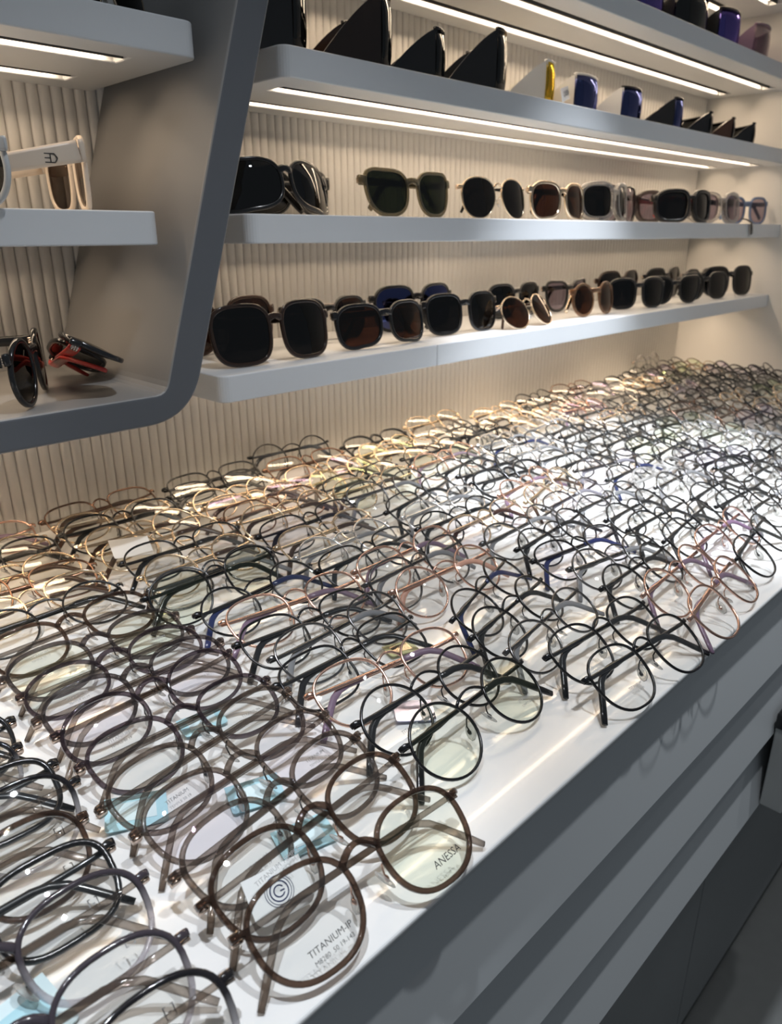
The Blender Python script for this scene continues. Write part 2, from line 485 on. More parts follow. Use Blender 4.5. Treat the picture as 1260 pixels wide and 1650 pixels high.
shelf('upper short shelf inside the slanted partition with light strips', -0.55, 0.478, SHELF_Z[2], {'rf'}, (-0.5, 0.425), y0=0.532, strips=(0.60, 0.728))

# grey box hung on the boards
root = empty('hanging_box', (0.97, -0.02, C0 - 0.375))
tag(root, 'grey box with a black rim hung on the lowest lapped board', 'box')
m = MB(); m.box((0.955, -0.030, C0 - 0.375), (1.10, -0.001, C0 - 0.245)); childmesh('box_body', m, 'box_grey', root, 0.002)
m = MB(); m.box((0.953, -0.034, C0 - 0.245), (1.102, 0.0, C0 - 0.222)); childmesh('rim', m, 'plastic_black', root, 0.002)
m = MB(); m.box((0.975, -0.033, C0 - 0.365), (1.09, -0.0295, C0 - 0.26)); childmesh('front_panel', m, 'plastic_white', root, 0.001)

# ------------------------------------------------------------------ spectacles
def outline(kind, w, h, n=44):
    """closed lens outline, u > 0 is the temple side"""
    a, b = w / 2, h / 2; out = []
    p = {'round': 2.0, 'panto': 2.45, 'square': 3.0, 'rect': 3.4, 'oval': 2.15, 'cat': 2.6, 'aviator': 2.3, 'butterfly': 2.7}[kind]
    for i in range(n):
        t = 2 * math.pi * i / n; c, s = math.cos(t), math.sin(t)
        u = a * math.copysign(abs(c) ** (2 / p), c); v = b * math.copysign(abs(s) ** (2 / p), s)
        if kind == 'panto': u *= 1 + 0.09 * v / b; v += 0.04 * b * math.cos(t) * 0.5
        if kind == 'square': u *= 1 + 0.05 * v / b
        if kind == 'cat': v += 0.20 * h * max(u / a, 0) ** 2 * (0.6 + 0.4 * v / b); u *= 1 + 0.10 * v / b
        if kind == 'aviator':
            u *= 1 + 0.10 * v / b
            if v < 0: u += 0.10 * a * (-v / b)
        if kind == 'butterfly': u *= 1 + 0.05 * v / b; v -= 0.10 * h * max(u / a, 0) * (0.4 - 0.6 * v / b)
        out.append((u, v))
    return out

SPEC = {}
def spec(name, **k):
    d = dict(kind='panto', lw=.050, lh=.043, dbl=.019, rw=.0026, rd=.0034, wrap=.70, dome=.13, pads=True, yh=.010,
             bh=.0030, bridge='arch', end=.0065, t0=.0031, t1=.0038, tt=.0022, tip=False, tl=.140, bend=48, open=False, hinge=True, thick=.0014)
    d.update(k); SPEC[name] = d
spec('acetate_panto')
spec('acetate_round', kind='round', lw=.049, lh=.045, rw=.0025)
spec('acetate_big', kind='panto', lw=.052, lh=.044, dbl=.018, rw=.0027)
spec('acetate_oval', kind='oval', lw=.051, lh=.039, dbl=.018, rw=.0025)
spec('acetate_square', kind='square', lw=.052, lh=.040, dbl=.018, rw=.0030)
M_ = dict(rw=.0017, rd=.0021, bh=.0015, t0=.0032, t1=.0048, tt=.0014, tip=True, end=.0060, hinge=False)
spec('metal_round', kind='round', lw=.048, lh=.045, dbl=.021, **M_)
spec('metal_panto', kind='panto', lw=.050, lh=.044, dbl=.019, **M_)
spec('metal_square', kind='square', lw=.052, lh=.043, dbl=.017, **M_)
spec('metal_oval', kind='oval', lw=.051, lh=.039, dbl=.018, **M_)
S_ = dict(rw=.0042, rd=.0042, pads=False, t0=.0090, t1=.0075, tt=.0032, end=.006, bh=.006, wrap=.30, dome=.12, yh=.013, tl=.135)
spec('sun_big', **{**S_, **dict(kind='square', lw=.062, lh=.056, dbl=.016)})
spec('sun_oval', **{**S_, **dict(kind='butterfly', lw=.060, lh=.045, dbl=.016)})
spec('sun_square', **{**S_, **dict(kind='square', lw=.055, lh=.048, dbl=.017)})
spec('sun_cat', **{**S_, **dict(kind='cat', lw=.056, lh=.046, dbl=.018)})
spec('sun_round', **{**S_, **dict(kind='round', lw=.048, lh=.047, dbl=.020)})
spec('sun_wrap', **{**S_, **dict(kind='butterfly', lw=.068, lh=.046, dbl=.012, wrap=.085, dome=.09, t0=.014, t1=.008)})
spec('sun_aviator', **{**S_, **dict(kind='aviator', lw=.056, lh=.048, dbl=.015, rw=.0018, rd=.0022, bh=.0018, pads=True, t0=.003, t1=.004, tt=.0016, tip=True)})
spec('sun_metal_round', **{**S_, **dict(kind='round', lw=.054, lh=.046, dbl=.015, rw=.0018, rd=.0022, bh=.0018, pads=True, t0=.003, t1=.004, tt=.0016, tip=True)})
spec('sun_goggle', **{**S_, **dict(kind='square', lw=.058, lh=.050, dbl=.014, rw=.0070, rd=.010, wrap=.11, t0=.013)})
spec('sun_cream', **{**SPEC['sun_square'], **dict(t0=.0165, t1=.010, bend=8, tl=.118, slope=.20, open=True, yh=.014, lh=.052)})
for k in ('sun_square', 'sun_round', 'sun_cat', 'sun_big', 'sun_goggle'):
    spec(k + '_open', **{**SPEC[k], **dict(open=True, tl=.130)})

PROTO = {}
def proto(name):
    if name in PROTO: return PROTO[name]
    d = SPEC[name]; P = {}
    cx = d['dbl'] / 2 + d['lw'] / 2
    wrapf = lambda X: -X * X / (2 * d['wrap'])
    ol = outline(d['kind'], d['lw'], d['lh'])
    n = len(ol)
    # front: rims + bridge + endpieces
    m = MB()
    for sg in (1, -1):
        pts = []; wide = []
        for i, (u, v) in enumerate(ol):
            X = sg * (cx + u); pts.append((X, v, wrapf(X)))
        for i in range(n):
            t = np.array(pts[(i + 1) % n]) - np.array(pts[i - 1]); wide.append(np.cross(t, (0, 0, 1)))
        m.sweep(pts, wide, (d['rw'], d['rd']), 0, closed=True)
    # bridge
    iu = [q for q in ol if q[0] < 0]
    yb = 0.24 * d['lh']
    e = min(iu, key=lambda q: abs(q[1] - yb))
    xb = cx + e[0]
    rise = 0.0035 if d['bh'] < .004 else 0.0015
    pts = [(x_ * xb, yb + rise * (1 - x_ * x_) * 1.6, wrapf(0) + 0.0012 * (1 - x_ * x_)) for x_ in np.linspace(-1, 1, 9)]
    m.sweep(pts, (0, 1, 0), [(d['bh'] * (1 + 0.35 * abs(x_)), max(d['rd'] * .85, .0012)) for x_ in np.linspace(-1, 1, 9)])
    # endpieces
    eo = min([q for q in ol if q[0] > 0], key=lambda q: abs(q[1] - d['yh']))
    xe = cx + eo[0]; xh = xe + d['end']; zh = wrapf(xh) - 0.0026
    for sg in (1, -1):
        hh = max(d['t0'] * 1.05, d['rw'] * 1.3)
        m.sweep([(sg * (xe - 0.0005), d['yh'] - .0005, wrapf(xe)), (sg * (xe + d['end'] * .55), d['yh'] + .0008, wrapf(xe)),
                 (sg * (xh - .0003), d['yh'] + .0008, wrapf(xe) - .0012), (sg * xh, d['yh'] + .0005, zh)],
                (0, 1, 0), [(hh * .9, d['rd'] * .8), (hh, d['rd'] * .75), (hh, d['tt']), (hh * .95, d['tt'])])
    P['front'] = m.mesh('front')
    # lenses
    for sg, key in ((1, 'lens_r'), (-1, 'lens_l')):
        m = MB(); fr = (0.0, 0.4, 0.75, 1.0)
        rmax = max(d['lw'], d['lh']) / 2
        sh = 1 - d['rw'] * 0.25 / (d['lh'] / 2)
        surf = []
        for off in (d['thick'] / 2, -d['thick'] / 2):
            vs = []
            for k_, f_ in enumerate(fr):
                for (u, v) in (ol if k_ else [(0, 0)]):
                    uu, vv = u * f_ * sh, v * f_ * sh
                    X = sg * (cx + uu)
                    vs.append((X, vv, wrapf(X) + (rmax ** 2) * (1 - f_ * f_) / (2 * d['dome']) * .55 + off))
            fs = [(0, 1 + i, 1 + (i + 1) % n) for i in range(n)]
            for k_ in range(len(fr) - 2):
                b0 = 1 + k_ * n; b1 = b0 + n
                fs += [(b0 + i, b1 + i, b1 + (i + 1) % n, b0 + (i + 1) % n) for i in range(n)]
            flip = (off < 0) != (sg < 0)
            m.add(vs, [tuple(reversed(f)) for f in fs] if flip else fs)
            surf.append(vs[-n:])
        m.add(surf[0] + surf[1], [((i, n + i, n + (i + 1) % n, (i + 1) % n) if sg > 0 else (i, (i + 1) % n, n + (i + 1) % n, n + i)) for i in range(n)])
        P[key] = m.mesh('lens')
    P['lensz'] = lambda X, v: wrapf(X) + (max(d['lw'], d['lh']) / 2) ** 2 * (1 - min(1, ((abs(X) - cx) ** 2 / (d['lw'] / 2) ** 2 + v * v / (d['lh'] / 2) ** 2))) / (2 * d['dome']) * .55 + d['thick'] / 2
    P['cx'] = cx
    # temples
    for sg, key in ((1, 'temple_r'), (-1, 'temple_l')):
        path = []; L = d['tl']; Ls = L - 0.044; N = 18
        x_, y_ = 0.0, 0.0; ang = 0.0; s_prev = 0
        for i in range(N + 1):
            s_ = L * i / N
            if s_ > Ls: ang = R(d['bend']) * min(1, (s_ - Ls) / 0.022)
            ds = s_ - s_prev; s_prev = s_
            x_ += ds * math.cos(ang); y_ -= ds * math.sin(ang)
            path.append((x_, y_, s_))
        pts = []; sz = []
        for (a, b, s_) in path:
            bow = math.sin(math.pi * min(1, a / 0.12))
            if d['open']:
                pts.append((sg * (xh + .0005 + 0.004 * bow), d['yh'] + b - d.get('slope', 0) * a, zh - 0.001 - a))
            else:
                lay = -(d['tt'] * .5 + .0010) - (0.0 if sg < 0 else d['tt'] * (1.7 if d['tip'] else 1.0) + .0003)
                pts.append((sg * (xh - .0015 - a), d['yh'] + b, zh + lay * min(1, .35 + a / .02) - 0.0004 * bow))
            q = s_ / L
            hgt = d['t0'] + (d['t1'] - d['t0']) * q
            if q > .97: hgt *= .8
            sz.append((hgt, d['tt'] * (1.25 if (d['tip'] and s_ > Ls - .01) else 1)))
        wv = (0, 1, 0)
        wl = []
        for i in range(len(pts)):
            t = np.array(pts[min(i + 1, len(pts) - 1)]) - np.array(pts[max(i - 1, 0)])
            wl.append((0, 1, 0))
        if d['tip']:
            j = next(i for i, q in enumerate(path) if q[2] > Ls - 0.015)
            m = MB(); m.sweep(pts[:j + 1], wv, [(d['t0'], d['tt'])] * (j + 1), k=6); P[key] = m.mesh('temple')
            m = MB(); m.sweep(pts[j - 1:], wv, [(d['t1'] * (.7 if i == 0 else 1) * (.82 if i == len(pts) - j else 1), d['tt'] * 1.7) for i in range(len(pts) - j + 1)]); P[key + '_tip'] = m.mesh('temple_tip')
        else:
            m = MB(); m.sweep(pts, wv, sz); P[key] = m.mesh('temple')
    # nose pads
    if d['pads']:
        for sg, key in ((1, 'pad_r'), (-1, 'pad_l')):
            m = MB()
            a_ = R(28) * sg
            rot = np.array([[math.cos(a_), -math.sin(a_), 0], [math.sin(a_), math.cos(a_), 0], [0, 0, 1]])
            b_ = R(55) * sg
            rot2 = np.array([[math.cos(b_), 0, math.sin(b_)], [0, 1, 0], [-math.sin(b_), 0, math.cos(b_)]])
            px = sg * (d['dbl'] / 2 - .0010); py = -.0045; pz = -.0075
            m.ball((px, py, pz), (.0034, .0062, .0013), rot @ rot2, 0)
            ex = sg * (d['dbl'] / 2 + .0006)
            m.sweep([(ex, .003, -.001), (ex - sg * .001, .0015, -.0045), (px + sg * .001, -.001, -.0068), (px + sg * .0006, py, pz)], (0, 1, 0), (.0009, .0009), 1, k=5)
            m.ball((px + sg * .0012, py, pz - .0002), (.0014, .0020, .0012), None, 1, 6, 4)
            P[key] = m.mesh('nose_pad', 2)
    if d['hinge']:
        for sg, key in ((1, 'hinge_r'), (-1, 'hinge_l')):
            m = MB(); hx = sg * (xh - .0021)
            for k_ in range(3):
                y0 = d['yh'] - .0024 + k_ * .0018
                m.sweep([(hx, y0, zh - .0012), (hx, y0 + .0015, zh - .0012)], (1, 0, 0), (.0052, .0056), k=8)
            P[key] = m.mesh('hinge')
    ks = [k_ for k_ in P if isinstance(P[k_], bpy.types.Mesh)]
    P['verts'] = np.array([v.co[:] for k_ in ks for v in P[k_].vertices])
    P['polys'] = []; b_ = 0
    for k_ in ks:
        P['polys'] += [tuple(b_ + q for q in p.vertices) for p in P[k_].polygons]; b_ += len(P[k_].vertices)
    P['outw'] = xh
    PROTO[name] = P
    return P

def rotm(pitch, yaw, roll=0):
    cp, sp, cy, sy = math.cos(pitch), math.sin(pitch), math.cos(yaw), math.sin(yaw)
    cr, sr = math.cos(roll), math.sin(roll)
    Rx = np.array([[1, 0, 0], [0, cp, -sp], [0, sp, cp]])
    Ry = np.array([[cr, 0, sr], [0, 1, 0], [-sr, 0, cr]])
    Rz = np.array([[cy, -sy, 0], [sy, cy, 0], [0, 0, 1]])
    return Rz @ Ry @ Rx

LAID = []            # (x, y, tree) of every pair already on the counter
def settle(sp, x, y, zbase, pitch, yaw, roll, ymax=.752):
    """nudge a pair until it rests clear of its neighbours; angles in degrees"""
    P = proto(sp); g = random.Random(int(x * 1e4) * 7919 + int(y * 1e4)); best = None
    near = [q for q in LAID if abs(q[0] - x) < .24 and abs(q[1] - y) < .13]
    for k in range(110):
        a = min(k / 10.0, 4.5)
        if k == 0: c = (x, y, pitch, yaw, roll)
        elif k < 6: c = (x, y + .0012 * k, pitch + 1.2 * k, yaw * (1 - .18 * k), roll * (1 - .2 * k))
        else: c = (x + g.uniform(-1, 1) * .004 * a, y + g.uniform(-.35, 1) * .0055 * a, pitch + g.uniform(-1, 2.5) * 2.6 * a, yaw * .3 + g.uniform(-1, 1) * 3.2, 0.0)
        c = (c[0], min(c[1], ymax), c[2], c[3], c[4])
        Rm = rotm(R(c[2]), R(c[3]), R(c[4])); V = (P['verts'] @ Rm.T) / K
        V = V + np.array([c[0], c[1], zbase - V[:, 2].min() + .0002])
        t = BVHTree.FromPolygons(V.tolist(), P['polys'])
        n = sum(len(t.overlap(q[2])) for q in near)
        if best is None or n < best[0]: best = (n, c, t)
        if n == 0: break
    LAID.append((best[1][0], best[1][1], best[2]))
    return best[1], best[0]

def spectacles(sp, name, x, y, zbase, pitch, yaw, mats, label, cat, group=None, roll=0, lens_mats=None):
    """mats: front, lens, temple, tip, pad arm"""
    P = proto(sp); d = SPEC[sp]
    Rm = rotm(pitch, yaw, roll)
    zmin = float((P['verts'] @ Rm.T)[:, 2].min())
    root = empty(name, (x, y, zbase - zmin / K + 0.0002), (pitch, roll, yaw)); root.scale = (1 / K,) * 3
    tag(root, label, cat, group)
    fr, le, te, ti, pa = mats
    put('front', P['front'], fr, root)
    L = {}
    L['r'] = put('lens', P['lens_r'], (lens_mats or (le, le))[0], root)
    L['l'] = put('lens', P['lens_l'], (lens_mats or (le, le))[1], root)
    for s_ in ('r', 'l'):
        t = put('temple', P['temple_' + s_], te, root)
        if 'temple_%s_tip' % s_ in P: put('temple_tip', P['temple_%s_tip' % s_], ti, t)
        if 'pad_' + s_ in P: put('nose_pad', P['pad_' + s_], ['pad_clear', pa], root)
        if 'hinge_' + s_ in P: put('hinge', P['hinge_' + s_], 'metal_hinge', root)
    return root, L

# ------------------------------------------------------------------ lettering
TXT = {}
def text_polys(string, size):
    key = (string, size)
    if key not in TXT:
        cu = bpy.data.curves.new('txt', 'FONT'); cu.body = string; cu.size = size
        cu.align_x = 'CENTER'; cu.align_y = 'CENTER'; cu.resolution_u = 2
        o = bpy.data.objects.new('txt', cu); COL.objects.link(o)
        dg = bpy.context.evaluated_depsgraph_get()
        me = bpy.data.meshes.new_from_object(o.evaluated_get(dg))
        TXT[key] = ([v.co[:] for v in me.vertices], [tuple(p.vertices) for p in me.polygons])
        bpy.data.objects.remove(o, do_unlink=True); bpy.data.meshes.remove(me); bpy.data.curves.remove(cu)
    return TXT[key]
LETTER = {}
def lettering(sp, side, lines, key, lens_obj, mat, rot=0.0):
    """lines: (text, size, u, v) printed on the lens front"""
    k_ = (sp, side, key)
    if k_ not in LETTER:
        P = proto(sp); sg = 1 if side == 'r' else -1; m = MB()
        for (tx, sz, u, v) in lines:
            vs, fs = text_polys(tx, sz)
            c, s = math.cos(rot), math.sin(rot); out = []
            for q in vs:
                X = sg * P['cx'] + u + q[0] * c - q[1] * s; Yv = v + q[0] * s + q[1] * c
                out.append((X, Yv, P['lensz'](X, Yv) + .0003))
            m.add(out, fs, 0, False)
        LETTER[k_] = m.mesh('lettering')
    return put('lettering', LETTER[k_], mat, lens_obj)

# ------------------------------------------------------------------ eyeglasses on the counter
rnd = random.Random(11)
ORD = ['', 'first', 'second', 'third', 'fourth', 'fifth', 'sixth', 'seventh', 'eighth', 'ninth', 'tenth', 'eleventh', 'twelfth',
       'thirteenth', 'fourteenth', 'fifteenth', 'sixteenth', 'seventeenth', 'eighteenth', 'nineteenth', 'twentieth']
def projpx(x, y, z):
    v = AX.T @ (np.array([x, y, z]) - np.array(CAM))
    return 630 + FPX * v[0] / v[2], 825 + FPX * v[1] / v[2], v[2]

STY = {  # look: (words, spec choices, front, temple, tip, pad arm)
    'brown': ('brown clear plastic', ['acetate_panto'], 'ace_brown', 'ace_temple', '', 'metal_rose'),
    'taupe': ('taupe see-through plastic', ['acetate_panto', 'acetate_big'], 'ace_taupe', 'ace_temple', '', 'metal_gun'),
    'smoke': ('smoky grey plastic', ['acetate_big', 'acetate_oval'], 'ace_smoke', 'ace_temple', '', 'metal_gun'),
    'plum': ('plum-tinted plastic', ['acetate_panto', 'acetate_oval'], 'ace_plum', 'ace_temple', '', 'metal_gun'),
    'clear': ('colourless clear plastic', ['acetate_round', 'acetate_big'], 'ace_clear', 'ace_clear', '', 'metal_silver'),
    'blackfade': ('black-to-clear fading plastic', ['acetate_big', 'acetate_panto'], 'ace_blackfade', 'ace_temple', '', 'metal_gun'),
    'plumfade': ('plum-to-clear fading plastic', ['acetate_big', 'acetate_panto'], 'ace_plumfade', 'ace_temple', '', 'metal_gun'),
    'black': ('glossy black plastic', ['acetate_square', 'acetate_panto', 'acetate_big'], 'plastic_black', 'plastic_black', '', 'metal_gun'),
    'mblack': ('thin black metal', ['metal_round', 'metal_panto', 'metal_square'], 'metal_black', 'metal_black', 'plastic_black', 'metal_black'),
    'mgun': ('thin gunmetal', ['metal_panto', 'metal_round', 'metal_oval'], 'metal_gun', 'metal_gun', 'plastic_grey', 'metal_gun'),
    'mgold': ('thin gold metal', ['metal_round', 'metal_panto', 'metal_oval'], 'metal_gold', 'metal_gold', 'plastic_brown', 'metal_gold'),
    'mrose': ('thin rose-gold metal', ['metal_panto', 'metal_round'], 'metal_rose', 'metal_rose', 'plastic_purple', 'metal_rose'),
    'msilver': ('thin silver metal', ['metal_round', 'metal_oval'], 'metal_silver', 'metal_silver', 'plastic_grey', 'metal_silver'),
    'mbronze': ('thin dark bronze metal', ['metal_square', 'metal_panto'], 'metal_bronze', 'metal_bronze', 'plastic_brown', 'metal_bronze'),
    'mnavy': ('black metal with navy tips', ['metal_panto', 'metal_round'], 'metal_black', 'metal_black', 'plastic_navy', 'metal_gun'),
    'msalmon': ('rose-gold metal with salmon tips', ['metal_round'], 'metal_rose', 'metal_rose', 'plastic_salmon', 'metal_rose'),
}
SHAPEW = {'panto': 'panto', 'round': 'round', 'square': 'square', 'oval': 'oval', 'big': 'large'}
NEAR = {
    0: (0.044, [.018, .054, .103, .135, .168, .200, .236, .272, .312, .352, .392],
        ['blackfade', 'plumfade', 'plumfade', 'black', 'brown', 'blackfade', 'black', 'blackfade', 'black', 'smoke', 'black']),
    1: (0.226, [.022, .063, .100, .141, .184, .226, .262, .300, .342, .386, .436, .480, .524, .568, .610, .652, .694, .735],
        ['brown', 'brown', 'taupe', 'taupe', 'taupe', 'plum', 'plum', 'smoke', 'plum', 'smoke', 'brown', 'mblack', 'mgold', 'mbronze', 'mgold', 'mblack', 'mgold', 'mrose']),
    2: (0.398, [.076, .120, .160, .198, .238, .280, .322, .364, .406, .448, .490, .532, .574, .616, .658, .698, .736],
        ['mblack', 'mblack', 'mrose', 'mblack', 'mgun', 'mblack', 'mrose', 'mnavy', 'mblack', 'mgun', 'mgold', 'mblack', 'mgold', 'mgold', 'mblack', 'mgold', 'mbronze']),
    3: (0.568, [.018, .064, .108, .150, .192, .234, .276, .318, .360, .402, .444, .486, .528, .570, .612, .654, .696, .735],
        ['mblack', 'mblack', 'mgun', 'mblack', 'mnavy', 'msalmon', 'mgun', 'mrose', 'mblack', 'msilver', 'mgold', 'mblack', 'mgold', 'mbronze', 'mgold', 'mgold', 'mblack', 'mblack']),
    4: (0.738, [.020, .064, .108, .150, .192, .234, .276, .318, .360, .402, .444, .486, .528, .570, .612, .654, .696, .735],
        ['mrose', 'mrose', 'mblack', 'mgun', 'mnavy', 'mblack', 'mgun', 'mgold', 'mblack', 'msilver', 'mblack', 'mgun', 'mgold', 'mblack', 'mgold', 'mgold', 'mbronze', 'mblack']),
}
NCOL = 13
total = clashes = 0
YAWS = {(1, 0): -4, (1, 1): 3, (2, 0): 3, (2, 1): 1, (3, 0): -4, (3, 1): -3, (0, 0): -5, (0, 1): -3}
for c in range(NCOL):
    if c in NEAR: cx_, ys, sty = NEAR[c]
    else:
        cx_ = 0.738 + 0.1720 * (c - 4); ys = []; yy = 0.030 + rnd.uniform(0, .02)
        while yy < 0.735: ys.append(yy); yy += 0.0425 + rnd.uniform(-.003, .003)
        pal = ['mblack'] * 7 + ['mgun'] * 3 + ['mnavy', 'msilver', 'mrose', 'mbronze', 'mgold', 'clear', 'black']
        if c >= 9: pal = ['mblack'] * 5 + ['black'] * 4 + ['mgun'] * 3 + ['smoke', 'clear', 'mbronze', 'mgold']
        sty = []
        for q in ys:
            if q > 0.60 and rnd.random() < .45: sty.append(rnd.choice(['mgold', 'mbronze', 'mgold', 'mblack']))
            else: sty.append(rnd.choice(pal))
    for i, (yy, st) in enumerate(zip(ys, sty)):
        words, specs, fr, te, ti, pa = STY[st]
        far = c > 4
        sp = specs[(i + c) % len(specs)] if c < 5 else rnd.choice(specs)
        if (c, i) in ((2, 0), (2, 1)): sp = 'metal_round'
        if (c, i) in ((3, 0), (3, 1)): sp = 'metal_panto'
        if (c, i) in ((1, 0), (1, 1)): sp = 'acetate_panto'
        jx = rnd.gauss(0, .004 if c < 2 else .009); jy = rnd.gauss(0, .001 if c < 2 else .003)
        yaw = YAWS.get((c, i), rnd.gauss(0, 3.0 if c < 2 else 6.5))
        pit = (max(22, 35 - 2.2 * i) if c < 2 else max(30, 35 - 1.2 * i)) + rnd.uniform(-2, 2)
        if i == 0: jx = jy = 0; pit = 36
        if c < 2: jx *= .5
        x_, y_ = cx_ + jx, min(yy + jy, .745)
        u, v, _ = projpx(x_, y_, C0 + .02)
        wpx = FPX * .115 / max(_, .1)
        if u < -wpx or u > 1260 + wpx or v > 1650 + wpx: continue
        shape = SHAPEW[sp.split('_')[1]]
        if c <= 4:
            where = '%s from counter edge' % ORD[i + 1]
        else:
            where = '%s from ribbed wall' % ORD[len(ys) - i]
        lab = '%s %s eyeglasses, %s, %s column from end wall' % (words, shape, where, ORD[NCOL - c])
        lm = None
        r_ = rnd.random()
        le = 'lens_clear' if r_ < .82 else ('lens_clear_green' if r_ < .91 else 'lens_clear_violet')
        if c == 0: le = 'lens_clear'
        if (c, i) == (1, 0): lm = ('lens_clear_green', 'lens_clear')
        (x_, y_, pit, yaw, rl), clash = settle(sp, x_, y_, C0, pit, yaw, rnd.uniform(-1.5, 1.5))
        clashes += bool(clash)
        root, L = spectacles(sp, 'eyeglasses', x_, y_, C0, R(pit), R(yaw), (fr, le, te, ti, pa), lab, 'eyeglasses', 'eyeglasses laid out on the white counter', roll=R(rl), lens_mats=lm)
        total += 1
        if (c, i) == (1, 0):
            lettering(sp, 'r', [('ANESSA', .0052, .004, -.012)], 'brand', L['r'], 'print_black', R(3))
            lettering(sp, 'l', [('TITANIUM-IP', .0040, .004, -.011), ('M8280  50 19-143', .0028, .004, -.0152)], 'ip', L['l'], 'print_black', R(3))
        elif (c, i) == (1, 1):
            lettering(sp, 'l', [('TITANIUM TEMPLE', .0032, .006, .003), ('50 19-143', .0026, .006, -.001)], 'temple', L['l'], 'print_grey', R(3))
        elif c == 0:
            lettering(sp, 'r', [('[-]', .0055, .012, -.010)], 'mark', L['r'], 'print_grey')
        elif c < 5 and i < 12:
            lettering(sp, 'l' if (i + c) % 2 else 'r', [('TITANIUM', .0030, .002, -.009), ('TEMPLE 50 19', .0022, .002, -.0125)], 'small', L['l' if (i + c) % 2 else 'r'], 'print_grey')
(x_, y_, pit, yaw, rl), clash = settle('acetate_round', 2.04, .764, C0, 76, 3, 0, .768)
spectacles('acetate_round', 'eyeglasses', x_, y_, C0, R(pit), R(yaw), ('ace_clear', 'lens_clear', 'ace_clear', '', 'metal_silver'),
           'colourless clear eyeglasses propped upright against the ribbed wall by the corner', 'eyeglasses', 'eyeglasses laid out on the white counter')
print('eyeglasses', total, 'clashing', clashes)

# ------------------------------------------------------------------ tags lying among the frames
def nudge(x, y, z, w_, h_, rot):
    """slide a thin card about until no temple or rim cuts through it"""
    from mathutils import Euler
    g = random.Random(5); best = None
    near = [q for q in LAID if abs(q[0] - x) < .2 and abs(q[1] - y) < .15]
    for k in range(160):
        a = k / 160.0
        c = (x, y, z, rot) if k == 0 else (x + g.uniform(-1, 1) * .020 * a, y + g.uniform(-1, 1) * .020 * a, z + g.uniform(-1, .6) * .004 * a,
                                           (rot[0] + g.uniform(-.25, .25) * a, rot[1] + g.uniform(-.12, .12) * a, rot[2] + g.uniform(-.5, .5) * a))
        m_ = Euler(c[3]).to_matrix(); vs = []
        for zz in (0, .0012):
            for sx, sy in ((-1, -1), (1, -1), (1, 1), (-1, 1)):
                vs.append(Vector(c[:3]) + m_ @ Vector((sx * w_ / 2, sy * h_ / 2, zz)) / K)
        low = min(v.z for v in vs)
        if low < C0: c = (c[0], c[1], c[2] + C0 - low + .0001, c[3]); vs = [v + Vector((0, 0, C0 - low + .0001)) for v in vs]
        t = BVHTree.FromPolygons(vs, [(0, 3, 2, 1), (4, 5, 6, 7), (0, 1, 5, 4), (1, 2, 6, 5), (2, 3, 7, 6), (3, 0, 4, 7)])
        n = sum(len(t.overlap(q[2])) for q in near)
        if best is None or n < best[0]: best = (n, c)
        if n == 0: break
    return best[1]

def card(name, label, x, y, z, w_, h_, rot, mat, group=None, inner=None, cat='tag'):
    x, y, z, rot = nudge(x, y, z, w_, h_, rot)
    root = empty(name, (x, y, z), rot); tag(root, label, cat, group); root.scale = (1 / K,) * 3
    m = MB(); m.prism(rounded(-w_ / 2, w_ / 2, -h_ / 2, h_ / 2, .002, {'lf', 'rf'}), 'z', 0, .0006)
    put('card', m.mesh('card'), mat, root)
    if inner:
        m = MB(); m.box((-w_ * .32, -h_ * .28, .0006), (w_ * .32, h_ * .28, .0009)); put('panel', m.mesh('panel'), inner, root)
    return root
card('plastic_tag', 'pale blue plastic tag under the smoky frames on the counter', 0.159, 0.201, C0 + .004, .032, .022, (0.1, .05, R(-28)), 'card_cyan', None, 'card_cyan_light')
card('plastic_tag', 'pale blue plastic tag between taupe frames, third from the counter edge', 0.232, 0.150, C0 + .004, .030, .020, (0.1, 0, R(-20)), 'card_cyan', None, 'card_cyan_light')
card('plastic_tag', 'pale blue plastic tag under the second brown frame from the counter edge', 0.232, 0.094, C0 + .003, .030, .020, (0.05, 0, R(-15)), 'card_cyan', None, 'card_cyan_light')
card('plastic_tag', 'pale blue plastic tag under a plum-to-clear frame at the counter edge', 0.052, 0.096, C0 + .004, .030, .028, (0.1, 0, R(8)), 'card_cyan_light', None, 'card_cyan')
card('plastic_tag', 'pale blue plastic tag under the plum frames on the counter', 0.250, 0.250, C0 + .004, .028, .018, (0.05, 0, R(-10)), 'card_cyan', None, 'card_cyan_light')
card('hologram_tag', 'shiny violet hologram tag under the black metal frames', 0.385, 0.137, C0 + .003, .026, .022, (0, 0.05, R(-38)), 'foil_holo')
card('hologram_tag', 'yellowish foil tag lying under rose-gold metal frames', 0.449, 0.215, C0 + .003, .024, .016, (0, 0.05, R(-15)), 'card_yellow', None, 'metal_gold')
t = card('paper_tag', 'white paper tag beside the black frames near the ribbed wall', 0.354, 0.578, C0 + .030, .036, .022, (R(30), 0.1, R(-8)), 'card_white')
